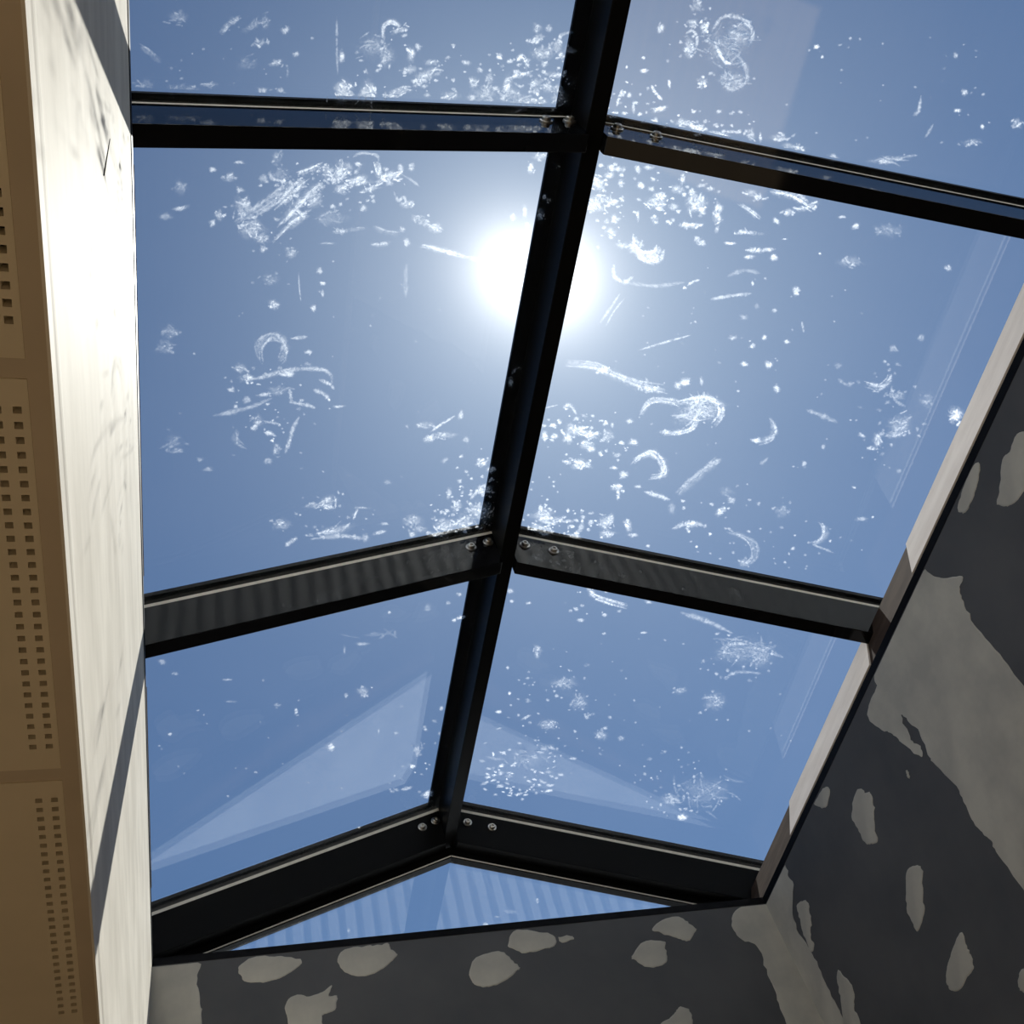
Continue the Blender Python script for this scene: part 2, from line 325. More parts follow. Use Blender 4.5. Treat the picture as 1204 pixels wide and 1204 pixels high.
F += [(2 * i + 1, 2 * i + 3, n0 + 2 * i + 3, n0 + 2 * i + 1) for i in range(len(prof) - 1)] + [(2 * i, n0 + 2 * i, n0 + 2 * i + 2, 2 * i + 2) for i in range(len(prof) - 1)]
struct(mesh('wall_cladding', V, F, 'clad', org=(1, YC, -.2)), 'pale corrugated metal wall outside, mirrored in the gable glass', 'wall')

# ---------------------------------------------------------------- the roof lantern
LB = (W / 2, (YEND + .2) / 2, .012)
lan = tag(empty('roof_lantern', LB), 'black-framed gabled glass roof lantern with smeared panes over the shaft', 'skylight')
YA, YB = .225, YEND - .12
RB = T / 2
# kerbs: splayed inner faces
def kerb(s):
    f = (lambda x: W + x) if s > 0 else (lambda x: -x)
    zk = ZT + GK - .001
    pr = [(f(0), .012), (f(.066), .153), (f(.15), zk - TP * .15), (f(.26), zk - TP * .26), (f(.26), -.2), (f(.13), -.2), (f(.13), .012)]
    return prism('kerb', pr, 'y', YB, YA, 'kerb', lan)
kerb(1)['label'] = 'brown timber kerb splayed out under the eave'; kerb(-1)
# pale strips fixed to the splay between the rafters; each stops short of the next rafter
def strip(s, ya, yb):
    f = (lambda x: W + x) if s > 0 else (lambda x: -x)
    a, b = Vector((0, .012)), Vector((.066, .153)); d = (b - a).normalized(); n_ = Vector((-d.y, d.x)) * .005
    q = [a + d * .004, a + d * .156, a + d * .156 + n_, a + d * .004 + n_]
    o = prism('kerb_strip', [(f(p.x), p.y) for p in q], 'y', ya, yb, 'strip', lan); o['label'] = 'pale strip fixed along the brown kerb'; return o
GAP = [on_plane(931, 984, NR, PR).y, on_plane(1076, 677, NR, PR).y]; GAP += [Y3 - .3, Y3 - SP - .3]
for i in range(4):
    for s in (-1, 1): strip(s, RAFT_Y[i + 1] + T, GAP[i])
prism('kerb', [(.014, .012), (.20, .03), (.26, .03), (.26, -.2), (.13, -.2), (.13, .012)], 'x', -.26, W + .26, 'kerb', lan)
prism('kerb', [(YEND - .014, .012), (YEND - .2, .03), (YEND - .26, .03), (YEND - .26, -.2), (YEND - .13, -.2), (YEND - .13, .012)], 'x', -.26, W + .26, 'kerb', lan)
# ridge
RZ0, RZ1 = .487, ZT + TP * (1 - RB) + .002
box('ridge_beam', (1 - RB, 1 + RB, YB, YA, RZ0, RZ1 + .012), 'frame_end', lan, bevel=.0025)
prism('ridge_cap', [(1 - .06, ztop(.94) + GK + GT), (1, ZT + TP + GK + GT + .001), (1 + .06, ztop(.94) + GK + GT), (1 + .06, ztop(.94) + GK + GT + .012), (1, ZT + TP + GK + GT + .02), (1 - .06, ztop(.94) + GK + GT + .012)], 'y', YB, YA, 'black', lan)
# rafters
def slope(s, d0, d1, z0, z1):
    """profile of a sloping bar: d = distance from the shaft wall, z offsets from the rafter top line"""
    f = (lambda d: d) if s < 0 else (lambda d: W - d)
    return [(f(d0), ZT + TP * d0 + z0), (f(d1), ZT + TP * d1 + z0), (f(d1), ZT + TP * d1 + z1), (f(d0), ZT + TP * d0 + z1)]
def lathe(name, prof, n, c, m, parent):
    """turned about -y, prof = (radius, depth towards the room)"""
    V = [(c[0] + r * math.cos(2 * math.pi * k / n), c[1] - d, c[2] + r * math.sin(2 * math.pi * k / n)) for r, d in prof for k in range(n)]
    F = [(i * n + k, i * n + (k + 1) % n, (i + 1) * n + (k + 1) % n, (i + 1) * n + k) for i in range(len(prof) - 1) for k in range(n)]
    F += [tuple(range(n)), tuple(range((len(prof) - 1) * n, len(prof) * n))]
    return mesh(name, V, F, m, parent, org=c)
bolt_me = None
def bolt(c, parent):
    global bolt_me
    if bolt_me is None:
        o = lathe('bolt', [(.0165, 0), (.0165, .003), (.015, .004), (.0125, .004), (.0125, .0015), (.0105, .0015), (.0105, .010), (.0085, .0125), (.0055, .0125), (.005, .007), (.001, .007)], 18, c, 'steel', parent); bolt_me = o.data
    else: link('bolt', bolt_me, parent, Vector(c))
BOLTS = {0: ((.957, .905), (.925, .838)), 1: ((.955, .896), (.933, .848)), 2: ((.957, .890), (.926, .835)), 3: ((.955, .895), (.93, .84)), 4: ((.955, .895), (.93, .84))}
for i, y in enumerate(RAFT_Y):
    for s in (-1, 1):
        r = prism('rafter', slope(s, -EAVE, 1 - RB, -HF, 0), 'y', y, y + T, 'frame_end' if i == 0 else 'frame', lan, org=((.5 if s < 0 else 1.5), y, ZT), bevel=.002)
        prism('gasket', slope(s, -EAVE, 1 - RB, 0, GK - .0008), 'y', y + .0005, y + T - .0005, 'seal', r)
        prism('cap_strip', slope(s, -EAVE - .03, .95, GK + GT, GK + GT + .014), 'y', y - .012, y + T + .012, 'black', r)
        for d in BOLTS[i][0 if s < 0 else 1]:
            bolt((d if s < 0 else W - d, y, ZT + TP * d - (.041 if d > .94 else .047)), r)
# smears: (kind, data...) read off the glass, see below
SM = {}
def pane_key(p, s):
    for i in range(4):
        if RAFT_Y[i + 1] < p.y <= RAFT_Y[i]: return (i, s)
    return None
# panes
PANE = {}
for i in range(4):
    ya, yb = RAFT_Y[i + 1] + T - .008, RAFT_Y[i] + .008
    for s in (-1, 1):
        pr = slope(s, -EAVE - .03, .992, GK, GK + GT)
        V = [(u, ya, v) for u, v in pr] + [(u, yb, v) for u, v in pr]
        F = [(0, 1, 5, 4), (2, 3, 7, 6), (0, 3, 2, 1), (4, 5, 6, 7), (1, 2, 6, 5), (0, 4, 7, 3)]
        if s > 0: F = [f[::-1] for f in F]
        PANE[(i, s)] = mesh('glass_pane', V, F, ['glass_dusty', 'glass'], lan, org=(.5 if s < 0 else 1.5, (ya + yb) / 2, ZT), fm=[0, 1, 1, 1, 1, 1])
        PANE[(i, s)]['label'] = 'sloping glass pane marked with dried white smears'
# gables
def gable(yg, near, frame_d):
    s_ = 1 if near else -1
    b0, b1 = (yg - .015 * s_, yg + .015 * s_)
    y0, y1_ = min(b0, b1), max(b0, b1)
    for s in (-1, 1):
        g = prism('gable_frame', slope(s, -EAVE, 1.0, -HF - .035, -HF + .01), 'y', y0, y1_, 'frame_end', lan, org=(.5 if s < 0 else 1.5, yg, ZT))
        yb_ = b0
        prism('glazing_bead', slope(s, -EAVE, .999, -HF - .031, -HF - .0275), 'y', min(yb_, yb_ - .003 * s_), max(yb_, yb_ - .003 * s_), 'seal', g)
        prism('gable_panel', slope(s, -EAVE, .99, -HF + .01, -.002), 'y', yg - .006, yg + .006, 'black', lan)
    box('gable_sill', (-.2, W + .2, y0, y1_, .03, .06), 'black', lan)
    f = lambda x: ztop(x) - HF - .03
    V = []
    for yy in (yg - .005, yg + .005): V += [(-.1, yy, .05), (-.1, yy, f(-.1)), (1, yy, f(1)), (W + .1, yy, f(W + .1)), (W + .1, yy, .05)]
    F = [(0, 1, 2, 3, 4), (9, 8, 7, 6, 5)] + [(k, k + 5, (k + 1) % 5 + 5, (k + 1) % 5) for k in range(5)]
    o = mesh('gable_glass', V, F, 'glass', lan, org=(1, yg, .05))
    return o
GG = gable(.21, True, 0); GG['label'] = 'triangular gable glass mirroring a corrugated wall'
gable(YEND - .10, False, 0)

# ---------------------------------------------------------------- dried smears and one painted sun glint on the room side of the panes
# blobs: x, y, length, width, angle, density;  strokes: ([points], width, density)
BLOBS = [
 (210,20,18,14,0,.25),(297,30,25,8,-30,.2),(312,25,8,18,0,.2),(306,50,16,9,-20,.45),(336,36,9,9,0,.5),(325,74,18,7,-10,.6),(348,64,8,6,0,.55),(290,75,20,14,0,.12),(245,100,20,6,0,.35),
 (309,107,12,8,-10,.5),(330,106,7,7,0,.4),(296,112,8,4,0,.35),(170,100,20,14,0,.15),(215,105,35,10,0,.12),(338,85,4,10,0,.2),
 (402,66,6,14,0,.8),(405,109,22,24,0,.95),(433,109,20,26,0,.9),(453,114,5,14,10,.7),(440,55,30,25,0,.25),(470,35,18,8,-20,.7),(455,65,18,22,0,.45),(483,63,10,18,0,.8),(492,55,8,8,0,.6),
 (482,82,14,10,0,.6),(500,90,30,14,-25,.7),(470,107,30,9,-15,.7),(445,82,10,4,-30,.5),(508,73,14,8,0,.6),(530,112,18,9,0,.6),(557,98,11,13,0,.8),(575,92,10,14,0,.5),(570,110,24,20,0,.35),
 (555,115,10,10,0,.5),(600,110,28,20,0,.4),(596,100,10,26,10,.8),(632,45,16,10,-30,.8),(632,33,10,12,0,.5),(645,33,8,8,0,.6),(640,62,22,18,0,.5),(655,55,12,16,0,.6),(660,65,8,8,0,.8),(640,75,8,8,0,.7),
 (672,60,18,8,0,.4),(655,88,26,8,0,.5),(645,102,12,14,0,.6),(655,105,14,12,0,.6),(630,100,16,20,0,.4),(660,118,20,14,0,.6),(620,120,40,14,0,.35),(680,95,10,16,0,.4),
 (287,243,18,26,0,.4),(295,268,26,26,0,.55),(308,280,18,12,0,.5),(310,292,10,8,0,.6),(340,230,30,12,-35,.6),(370,235,24,14,-35,.55),(350,250,10,8,0,.8),(352,215,12,10,0,.7),(395,205,28,16,-20,.65),
 (405,198,22,18,0,.6),(385,200,16,12,0,.8),(392,212,8,8,0,.9),(402,222,16,12,0,.8),(420,213,34,12,-8,.9),(437,222,20,6,-15,.6),(458,207,26,12,-10,1.1),(484,196,7,10,0,.8),(471,197,8,8,0,.7),(427,245,8,8,0,.7),
 (342,298,14,12,0,.4),(317,328,18,14,0,.25),(322,358,12,10,0,.7),(376,318,7,8,0,.6),(379,333,7,4,0,1),(379,345,4,8,0,.6),(369,362,6,8,0,.8),(363,414,9,6,0,.7),(362,428,10,5,0,.3),(478,240,14,8,0,.6),
 (500,262,20,10,25,.6),(512,268,14,9,0,.8),(490,257,14,8,20,.5),(473,270,6,8,0,.6),(478,285,8,10,0,.8),(390,255,30,18,0,.2),(415,270,30,5,-5,.3),(400,272,20,4,0,.4),(385,286,16,3,0,.3),(330,205,18,16,0,.25),(325,185,12,14,0,.3),
 (271,208,10,9,0,.35),(282,223,9,7,0,.5),(250,199,8,6,0,.5),(270,209,14,8,-10,.4),(212,220,16,16,0,.22),(212,245,16,6,-15,.55),(195,255,12,8,0,.3),(258,253,9,14,-20,.7),(250,262,8,8,0,.6),(281,191,12,4,0,.6),(290,240,6,20,0,.4),(310,210,10,10,0,.4),
 (283,433,14,10,0,.5),(290,444,16,10,0,.6),(272,458,9,6,0,.8),(291,470,10,8,0,.4),(338,440,16,6,0,.8),(310,464,16,4,-10,.6),(325,460,20,10,0,.3),(387,470,4,3,0,1),(398,478,12,3,-5,.7),(303,495,10,14,0,.4),
 (300,501,5,5,0,.8),(320,518,5,3,0,1),(325,528,10,14,0,.4),(315,542,10,8,0,.4),(200,391,18,16,0,.22),(195,408,20,18,0,.22),(205,520,20,16,0,.15),(208,530,14,6,0,.3),(245,552,10,6,0,.3),(235,540,8,5,0,.25),
 (385,590,26,12,-25,.5),(385,596,16,6,10,.9),(370,594,24,6,-10,.4),(330,617,20,12,0,.45),(395,623,40,10,-12,.55),(430,632,8,10,0,.4),(447,626,16,5,-12,.8),(452,616,10,4,0,.5),(425,597,16,3,0,.5),(487,612,22,14,0,.45),
 (494,622,16,8,0,.4),(485,628,8,6,0,.8),(525,620,26,18,0,.8),(545,615,24,20,0,.7),(565,602,24,22,0,.7),(575,605,14,20,0,.8),(570,575,18,12,0,.9),(528,580,6,14,0,.5),(540,566,6,5,0,.7),(537,595,9,14,30,.7),
 (578,552,12,8,-20,1),(567,544,12,10,-15,1),(515,628,20,8,0,.7),(505,515,12,8,-25,.8),(500,500,20,8,0,.4),(542,488,6,12,10,.7),(525,512,24,8,0,.5),(548,517,8,6,0,.5),(523,541,10,5,-30,.35),(456,567,8,5,0,.3),
 (603,256,8,9,0,.9),(617,248,6,16,0,.9),(620,265,6,9,0,.8),(636,253,10,14,0,.9),(640,232,6,8,0,.8),(645,236,7,8,0,.9),(624,198,8,14,0,1),(635,184,18,8,0,1),(655,195,12,10,0,.5),(601,450,8,12,0,.7),(607,470,6,5,0,.6),
 (828,32,9,14,0,.9),(815,28,12,10,0,.5),(810,55,14,24,0,.5),(860,95,30,24,0,.3),(870,40,30,30,0,.3),(850,55,44,40,0,.22),(826,97,12,12,0,.9),(777,33,8,12,0,.6),(757,68,4,4,0,.9),(758,83,9,5,0,1),(737,79,3,4,0,.9),(787,98,5,9,0,.9),
 (775,128,18,6,-12,.9),(740,112,6,6,0,.7),(722,135,12,10,0,.95),(745,125,4,14,0,.6),(803,145,16,12,0,.7),(815,150,20,10,30,.9),(823,152,8,12,0,1),(757,143,8,5,0,.8),(770,143,8,8,0,.9),(783,148,10,6,0,.8),(845,157,24,5,10,.8),
 (860,155,20,4,0,.5),(883,157,8,14,0,.6),(894,162,4,12,0,.7),(820,5,12,18,0,.4),(835,10,4,4,0,.5),(1134,108,8,8,0,.6),(1126,130,9,5,0,.8),(1155,149,5,6,0,.7),(1143,167,20,7,-5,.35),(1124,65,6,8,0,.4),(960,55,7,5,0,.9),(967,67,4,4,0,.8),
 (1000,45,4,4,0,.9),(980,185,10,8,0,.5),(1040,190,16,6,0,.6),(1045,187,50,6,-5,.3),(1195,145,14,10,0,.4),(918,162,20,8,10,.6),(932,172,26,6,10,.6),
 (719,197,8,8,0,.9),(716,206,10,8,0,.8),(703,215,18,16,0,1.1),(730,216,6,10,0,.7),(703,235,28,10,0,.7),(720,237,16,8,0,.9),(700,243,22,14,0,1.1),(722,258,10,10,0,.9),(718,273,12,10,0,.9),(750,199,7,10,0,.9),(763,198,12,6,0,.6),
 (746,210,4,5,0,.7),(754,218,8,8,0,.95),(765,222,8,6,0,.6),(773,238,22,20,0,.9),(775,230,14,10,0,.9),(792,243,12,8,0,.5),(750,254,4,12,0,.9),(770,258,10,10,0,.3),(797,222,14,10,0,.5),(803,210,8,12,0,.8),(813,225,8,8,0,.7),
 (825,218,11,5,-10,.6),(820,238,20,22,0,.95),(825,248,8,12,0,.9),(815,265,22,6,-5,.8),(806,265,10,8,0,.9),(844,252,9,24,0,.75),(846,245,8,10,0,.5),(843,270,5,10,0,.6),(820,282,8,8,0,.9),(826,286,9,7,0,.95),(858,286,12,4,0,.9),
 (888,229,22,10,25,.6),(890,232,8,8,0,.9),(913,260,10,6,45,.6),(880,273,28,5,4,.7),(881,302,12,5,0,.8),(910,302,9,8,0,.9),(923,281,6,2,0,1),(964,298,4,3,0,1),(950,243,28,8,-20,.8),(928,250,14,8,0,.6),(732,289,14,8,0,.7),
 (805,338,4,4,0,1),(885,333,4,6,0,.9),(900,327,4,4,0,.8),(936,342,8,10,0,.9),(911,365,5,5,0,.5),(890,360,6,8,0,.2),(874,373,8,6,0,.4),(862,397,10,6,0,.5),(899,397,6,6,0,.8),(884,407,7,6,0,.8),(925,402,7,5,0,.9),(875,428,9,6,0,.8),
 (904,429,9,9,0,.9),(913,457,8,8,0,.85),(708,436,14,8,0,1),(765,457,28,8,8,.8),(806,450,12,9,0,.95),(796,453,8,10,0,.8),(825,448,5,10,0,.5),(822,482,50,28,-10,.5),(782,508,10,6,0,.9),(890,518,12,6,0,1),
 (650,500,8,5,0,1),(641,513,8,10,0,1),(652,513,8,6,0,.9),(675,505,22,14,0,.9),(668,515,10,10,0,.8),(690,510,24,8,20,.9),(698,510,18,6,0,.8),(690,522,16,10,0,.9),(695,528,10,8,0,1),(706,533,6,6,0,.8),(712,498,6,6,0,.7),(720,500,4,6,0,.7),
 (715,512,10,14,0,.5),(740,495,8,6,0,.7),(745,520,10,8,0,.9),(680,545,16,12,0,.95),(690,547,12,8,0,.6),(722,550,9,4,0,.8),(725,535,10,6,0,.5),(733,558,9,8,0,.9),(725,573,14,8,0,.8),(727,582,5,12,0,.8),(750,572,8,4,0,.6),(840,544,14,6,-25,.5),
 (848,601,14,8,-20,.8),(860,588,8,8,0,.5),(854,578,16,10,0,.15),(803,589,5,4,0,.9),(804,597,5,4,0,.8),(790,597,8,12,0,.25),(640,605,24,14,0,.7),(636,598,6,10,0,.9),(650,612,30,10,0,.6),(632,620,20,10,0,.8),(668,600,4,4,0,.7),(668,613,12,4,0,.6),
 (683,620,7,8,0,.6),(695,614,7,6,0,.9),(712,615,16,16,0,.6),(718,610,8,12,0,.8),(714,627,18,8,0,.7),(738,617,8,14,-15,.75),(745,629,10,5,0,.7),(812,617,14,8,0,.7),(835,628,4,4,0,1),(819,643,3,3,0,1),(762,642,5,4,0,.7),(875,662,14,10,0,.4),(675,630,20,5,12,.6),(640,628,14,5,10,.8),
 (1030,460,8,3,0,.5),(985,430,8,8,0,.2),(1050,410,10,8,0,.35),(1055,465,20,8,0,.3),(1058,500,26,24,0,.4),(1032,518,10,18,0,.6),(1025,527,14,5,0,.6),(1052,510,16,8,0,.5),(1090,470,16,16,0,.2),(1083,397,8,8,0,.3),(968,525,6,6,0,.5),(946,546,5,8,0,.5),
 (1004,573,5,3,0,.9),(1012,610,14,6,0,.35),(1026,608,4,3,0,.9),(976,636,4,3,0,.8),(932,645,6,4,0,.5),(920,602,16,12,0,.2),(1124,488,16,16,0,1.2),(1045,270,30,14,0,.2),(1000,308,24,12,0,.3),(1006,266,10,6,-20,.6),(990,255,9,4,0,.5),(1115,315,9,6,0,.5),  # the round blob of highest density is a sun glint painted as a smear
 (191,778,8,6,0,.4),(206,792,8,5,0,.3),(268,799,10,3,0,.35),(272,825,12,3,0,.25),(326,829,8,4,0,.3),(348,836,4,8,0,.7),(389,878,9,9,0,.9),(425,757,14,4,0,.5),(405,765,3,10,0,.3),(445,746,40,3,-5,.2),(427,813,12,10,0,.5),(407,818,5,6,0,.4),
 (534,729,6,5,0,1),(543,726,12,5,-15,.9),(519,833,5,6,0,.7),(485,901,7,5,0,1),(491,883,8,16,0,.35),(445,860,3,6,0,.4),(466,862,8,4,0,.35),(504,933,14,7,-20,.9),(478,927,12,4,-15,.6),(422,973,4,2,0,.7),(200,863,5,3,0,.6),(540,699,7,4,0,.6),(527,709,5,5,0,.5),
 (503,715,8,8,0,.3),(458,720,4,4,0,.8),(602,707,5,4,0,.7),(622,709,6,4,0,.7),(600,695,8,6,0,.5),(677,716,8,4,20,.6),(683,729,8,4,0,.6),(711,723,6,4,0,.6),(710,745,5,3,0,.6),(756,744,8,3,0,.6),(632,765,10,14,0,.4),(597,785,4,4,0,.8),(599,815,4,4,0,.9),
 (587,837,7,4,0,.9),(665,803,30,12,0,.3),(680,825,18,20,0,.3),(707,864,14,10,0,.4),(730,868,8,6,0,.35),(645,852,20,12,0,.4),(640,880,10,6,0,.3),(580,887,4,6,0,.9),(620,890,40,24,0,.15),(870,765,50,34,0,.22),(895,770,30,26,0,.28),(840,825,24,20,0,.3),
 (800,812,14,8,0,.3),(802,961,10,8,0,1.1),(830,930,50,36,0,.16),(790,940,20,14,0,.35),(762,708,10,5,20,.5)]
STROKES = [
 ([(259,40),(268,28),(280,20)],8,.3),([(165,55),(175,62),(188,74)],6,.18),([(396,20),(396,55),(397,88)],3,.3),([(450,44),(452,30),(462,25),(473,32)],6,.6),([(600,92),(612,88),(625,86)],6,.9),([(608,72),(615,66),(622,80)],6,.9),
 ([(655,50),(662,40),(675,38)],4,.5),([(278,262),(320,235),(345,215)],12,.4),([(325,245),(345,222),(360,212)],10,.6),([(330,262),(360,232),(380,215)],12,.6),([(335,270),(362,250)],9,.6),([(320,285),(345,260),(362,255)],6,.5),
 ([(350,205),(364,200),(378,193)],7,.7),([(443,190),(447,205),(455,212)],10,1.1),([(415,185),(425,180),(443,183),(445,190)],4,.5),([(318,200),(320,210),(335,213)],4,.4),([(351,320),(352,338),(354,355)],2,.4),([(341,398),(352,397),(362,396)],4,.5),
 ([(463,225),(468,236),(475,232),(478,243)],4,.5),([(472,205),(484,212),(494,220)],3,.4),([(436,287),(447,288),(458,286)],6,.5),([(440,268),(455,273),(470,275)],6,.25),([(478,310),(477,330),(477,350)],5,.25),
 ([(495,288),(510,292),(530,297),(550,303)],7,.95),([(550,303),(565,306),(585,310)],7,.8),([(305,424),(304,408),(313,397),(328,396),(335,405),(333,418),(328,425)],9,.4),
 ([(285,447),(310,443),(340,435),(375,434),(388,440),(391,452)],5,.5),([(340,457),(342,466),(342,475)],4,.5),([(340,473),(360,476),(371,480)],4,.6),([(250,489),(290,480),(320,468)],5,.35),([(375,446),(388,452),(393,458)],4,.6),
 ([(368,458),(380,463),(388,470)],5,.5),([(352,490),(344,505),(340,520),(335,533)],5,.5),([(310,495),(320,497),(330,499)],3,.4),([(310,508),(318,510),(325,513)],4,.6),([(278,505),(276,518),(286,526)],6,.2),
 ([(335,642),(342,637),(350,632)],5,.6),([(365,634),(400,630),(430,634)],5,.5),([(415,611),(418,604),(421,597)],3,.9),([(553,587),(565,576),(585,580)],5,.8),([(506,508),(520,498),(535,489)],3,.9),([(602,440),(608,433),(615,435)],4,.7),
 ([(840,48),(850,70),(860,75)],4,.8),([(835,40),(850,20),(872,22),(885,38),(880,55)],5,.45),([(862,60),(875,75),(878,95),(862,105),(848,98)],5,.35),([(806,40),(814,36),(820,46),(816,60)],4,.6),([(766,100),(770,108),(779,118)],4,.9),([(732,105),(728,115),(725,125)],4,.7),
 ([(1083,112),(1080,130),(1073,136)],4,.35),([(1098,145),(1092,155),(1087,162)],3,.3),([(870,240),(885,250),(894,257)],6,.6),([(876,294),(894,294),(912,293)],5,.8),([(905,225),(930,228),(950,240)],10,.9),
 ([(748,278),(748,292),(758,302),(770,300),(776,290)],13,1.2),([(722,311),(722,323),(733,332),(745,325)],5,.7),([(835,352),(858,348),(884,345)],4,.5),([(808,336),(815,331),(823,329)],3,.9),([(855,325),(875,318),(895,322)],4,.25),
 ([(943,378),(944,384),(945,391)],3,.4),([(729,345),(718,362),(705,380)],3,.5),([(735,350),(722,366),(712,384)],2,.4),([(750,412),(780,403),(812,394)],3,.55),([(735,332),(770,336),(805,332)],4,.3),([(665,427),(700,432),(725,442),(750,452),(782,460)],10,.6),
 ([(754,488),(766,472),(790,472),(800,476)],7,.7),([(800,475),(815,470),(830,468),(845,475),(848,488),(840,500)],9,.8),([(778,509),(800,508),(815,502),(820,488)],6,.8),([(905,492),(911,505),(905,515),(890,520)],7,.45),
 ([(745,545),(755,536),(768,534),(780,545),(778,558),(765,562)],9,.75),([(662,480),(670,476),(678,488)],4,.7),([(640,480),(648,478),(656,476)],2,.6),([(757,578),(775,583),(788,588)],5,.7),([(846,540),(830,553),(812,568),(798,582)],9,.3),
 ([(790,622),(810,615),(828,618)],5,.6),([(857,626),(872,630),(885,640),(886,655),(875,665)],8,.3),([(1018,450),(1035,455),(1045,448),(1047,440)],7,.5),([(948,482),(965,488),(985,497)],5,.35),([(903,538),(899,542),(893,546)],4,.3),
 ([(965,615),(971,625),(965,635),(955,640)],7,.4),([(955,640),(968,645),(980,650)],3,.35),([(690,690),(697,700),(712,706),(737,713)],6,.6),([(800,720),(830,730),(862,745)],5,.4),([(850,765),(862,757),(880,758)],4,.5),([(855,795),(870,790),(895,792)],4,.35),
 ([(1048,452),(1052,470),(1065,478)],4,.3),([(985,445),(995,452),(1005,450)],4,.25)]
rng = random.Random(11)
def add_cluster(cx, cy, rx, ry, n, smax, d0, d1, elong=1.6, ang=0):
    for _ in range(n):
        a = rng.uniform(0, 6.28); r = math.sqrt(rng.random())
        l = rng.uniform(1.5, smax)
        BLOBS.append((cx + rx * r * math.cos(a), cy + ry * r * math.sin(a), l * rng.uniform(1, elong), l, ang + rng.uniform(-25, 25), rng.uniform(d0, d1)))
for c in ((480,75,70,40,34,6,.3,.8),(615,85,60,36,50,6,.3,.9),(650,105,40,25,34,5,.4,.9),(395,215,70,30,50,6,.3,.9),(330,250,50,40,26,6,.2,.6),(325,475,55,50,36,5,.2,.7),(390,610,55,25,22,5,.2,.6),(545,600,40,28,60,5,.4,1.),
          (690,515,55,40,50,5,.4,1.),(665,612,50,16,46,4.5,.4,1.),(775,230,80,35,44,6,.4,1.),(715,240,24,60,24,6,.4,1.),(740,120,50,25,26,5,.4,.9),(840,145,60,18,30,5,.3,.9),(825,60,50,50,24,5,.2,.6),(1045,490,45,70,36,5,.15,.5),
          (860,620,60,40,26,4,.2,.5),(610,910,50,30,60,4,.2,.7,3),(600,920,36,22,30,3,.4,.9,3),(660,830,60,60,50,4,.15,.5),(800,920,60,45,50,4,.15,.5),(870,770,45,32,40,5,.15,.5),(700,705,40,20,18,4,.3,.7),(380,440,180,150,40,3,.1,.4),
          (880,450,180,150,60,3,.1,.5),(350,860,170,90,26,3,.1,.4),(760,840,180,110,50,3,.1,.4),(280,70,110,50,26,4,.08,.3),(1050,110,130,80,30,3.5,.1,.4),(640,860,80,40,20,4,.2,.5,3),(490,920,40,25,16,4,.2,.6,2),(510,880,20,40,14,4,.2,.5),
          (560,570,30,50,24,4,.3,.8),(640,560,20,40,14,3,.3,.8),(930,640,90,30,22,4,.15,.5)): add_cluster(*c)
def plane_of(s):
    n = Vector((-TP, 0, 1)) if s < 0 else Vector((TP, 0, 1)); x = 0 if s < 0 else W
    return n.normalized(), Vector((x, 0, ZT + GK - .0012))
PL_ = {s: plane_of(s) for s in (-1, 1)}
def hit(px, py, s): return on_plane(px, py, *PL_[s])
def side(px, py):
    return -1 if hit(px, py, -1).x < 1 else 1
class Sheet:
    def __init__(s): s.v, s.f, s.d, s.b = [], [], [], []
SH = {}
def sheet_for(px, py):
    s = side(px, py); k = pane_key(hit(px, py, s), s)
    if k is None: return None, s
    return SH.setdefault(k, Sheet()), s
def put(sh, s, key_pts, faces):
    o = len(sh.v)
    for x, y, d in key_pts:
        p = hit(x, y, s); p.x = min(p.x, .975) if s < 0 else max(p.x, 1.025)
        sh.v.append(p); sh.d.append(d[0]); sh.b.append(d[1])
    sh.f += [tuple(i + o for i in f) for f in faces]
def blob(x, y, l, w, ang, d):
    sh, s = sheet_for(x, y)
    if sh is None: return
    n = 14 if l > 6 else 8; a = math.radians(ang); ca, sa = math.cos(a), math.sin(a); ph = rng.uniform(0, 50)
    pts = [(x, y, (d, 1))]
    for rad, dd in ((.5, (d, .95)), (1.3, (d, 0))):
        for k in range(n):
            t = 2 * math.pi * k / n
            r = rad * (1 + .42 * noise.noise((math.cos(t) * 1.4 + ph, math.sin(t) * 1.4, ph)) + .22 * noise.noise((math.cos(t) * 4 + ph, math.sin(t) * 4, ph)))
            u, v = r * l / 2 * math.cos(t) * 1.1, r * w / 2 * math.sin(t) * 1.1
            pts.append((x + u * ca - v * sa, y + u * sa + v * ca, dd))
    F = [(0, 1 + k, 1 + (k + 1) % n) for k in range(n)] + [(1 + k, 1 + n + k, 1 + n + (k + 1) % n, 1 + (k + 1) % n) for k in range(n)]
    put(sh, s, pts, F)
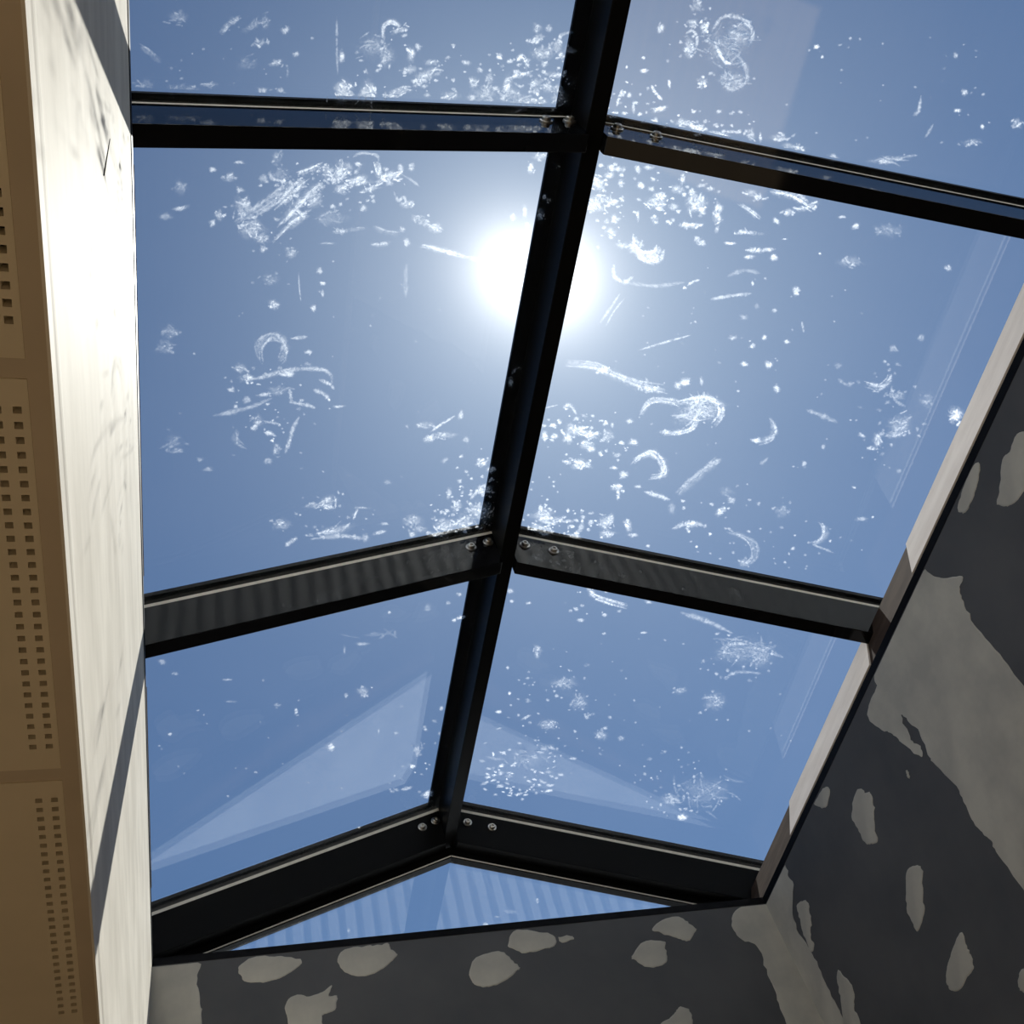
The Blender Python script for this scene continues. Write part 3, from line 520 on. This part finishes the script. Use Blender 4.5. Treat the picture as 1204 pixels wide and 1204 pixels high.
def stroke(ps, w, d):
    sh, s = sheet_for(*ps[len(ps) // 2])
    if sh is None: return
    # resample with Catmull-Rom
    q = []; P = [ps[0]] + list(ps) + [ps[-1]]
    for i in range(1, len(P) - 2):
        for j in range(6):
            t = j / 6; p0, p1, p2, p3 = P[i - 1:i + 3]
            q.append(tuple(.5 * (2 * p1[a] + (p2[a] - p0[a]) * t + (2 * p0[a] - 5 * p1[a] + 4 * p2[a] - p3[a]) * t * t + (3 * p1[a] - p0[a] - 3 * p2[a] + p3[a]) * t ** 3) for a in (0, 1)))
    q.append(ps[-1]); n = len(q); pts = []; ph = rng.uniform(0, 99)
    for i, (x, y) in enumerate(q):
        a, b = q[max(i - 1, 0)], q[min(i + 1, n - 1)]; dx, dy = b[0] - a[0], b[1] - a[1]; L = math.hypot(dx, dy) or 1
        nx, ny = -dy / L, dx / L; e = min(1, .35 + 3 * min(i, n - 1 - i) / n)
        ww = w * .62 * e * (1 + .5 * noise.noise((i * .45, ph, 0))); dd = d * e * (1 + .4 * noise.noise((i * .6, 0, ph)))
        for k, m_ in ((-1.25, 0), (-.35, .95), (.35, .95), (1.25, 0)): pts.append((x + nx * ww * k, y + ny * ww * k, (dd, m_)))
    F = [(4 * i + k, 4 * i + k + 1, 4 * i + k + 5, 4 * i + k + 4) for i in range(n - 1) for k in range(3)]
    put(sh, s, pts, F)
for b in BLOBS:
    x, y, l, w, a, d = b
    if l * w < 110: blob(*b); continue
    # a larger smear is a faint patch crossed by wiped strands and drops
    blob(x, y, l, w, a, d * .62)
    ca, sa = math.cos(math.radians(a)), math.sin(math.radians(a))
    for _ in range(3 + int(l * w / 90)):
        u, v = rng.gauss(0, .28) * l, rng.gauss(0, .28) * w; ln = rng.uniform(.25, .6) * max(l, w); t = math.radians(a) + rng.gauss(0, .6) + (math.pi / 2 if w > l else 0); bow = rng.uniform(-.2, .2) * ln
        cx, cy = x + u * ca - v * sa, y + u * sa + v * ca; dx, dy = math.cos(t) * ln / 2, math.sin(t) * ln / 2
        stroke([(cx - dx, cy - dy), (cx - dy / ln * bow, cy + dx / ln * bow), (cx + dx, cy + dy)], rng.uniform(1.5, 3.6), d * rng.uniform(.6, 1.15))
    for _ in range(2 + int(l * w / 160)):
        k = rng.uniform(1.5, 4); blob(x + rng.gauss(0, .4) * l, y + rng.gauss(0, .4) * w, k * rng.uniform(1, 2), k, rng.uniform(0, 180), d * rng.uniform(.5, 1.2))
for ps, w, d in STROKES:
    if w < 6: stroke(ps, w, d); continue
    stroke(ps, w, d * .55)
    for _ in range(3):
        ox, oy = rng.uniform(-.4, .4) * w, rng.uniform(-.4, .4) * w
        stroke([(px + ox + rng.gauss(0, .12) * w, py + oy + rng.gauss(0, .12) * w) for px, py in ps], rng.uniform(1.5, w * .45), d * rng.uniform(.6, 1.1))
def build_sheet(sh, parent, name='smears'):
    c = ORG[parent.name]
    me = bpy.data.meshes.new(name); me.from_pydata([(p - c) * S for p in sh.v], [], sh.f); me.materials.append(M['smear'])
    at = me.attributes.new('smear_amount', 'FLOAT', 'POINT'); at.data.foreach_set('value', sh.d)
    bd = me.attributes.new('smear_body', 'FLOAT', 'POINT'); bd.data.foreach_set('value', sh.b)
    o = link(name, me, parent, c); return tag(o, 'dried white smears and fingerprints', None, 'stuff')
for k, sh in SH.items(): build_sheet(sh, PANE[k])
# a few marks on the gable glass
gs = Sheet(); gn, gp = Vector((0, 1, 0)), Vector((0, .2045, 0))
def hit(px, py, s): return on_plane(px, py, gn, gp)
for (x, y, l, w, d) in ((571, 1087, 8, 5, .9), (642, 1083, 14, 4, .8), (632, 1059, 4, 7, .6), (585, 1078, 10, 3, .4), (352, 1086, 6, 4, .4), (410, 1094, 4, 5, .4), (600, 1072, 18, 5, .25)):
    n = 8; gs_o = len(gs.v); gs.v.append(hit(x, y, 0)); gs.d.append(d); gs.b.append(1)
    for rad, dd in ((.6, .95), (1.3, 0)):
        for k in range(n):
            t = 2 * math.pi * k / n; gs.v.append(hit(x + rad * l / 2 * math.cos(t), y + rad * w / 2 * math.sin(t), 0)); gs.d.append(d); gs.b.append(dd)
    gs.f += [(gs_o, gs_o + 1 + k, gs_o + 1 + (k + 1) % n) for k in range(n)] + [(gs_o + 1 + k, gs_o + 1 + n + k, gs_o + 1 + n + (k + 1) % n, gs_o + 1 + (k + 1) % n) for k in range(n)]
build_sheet(gs, GG)
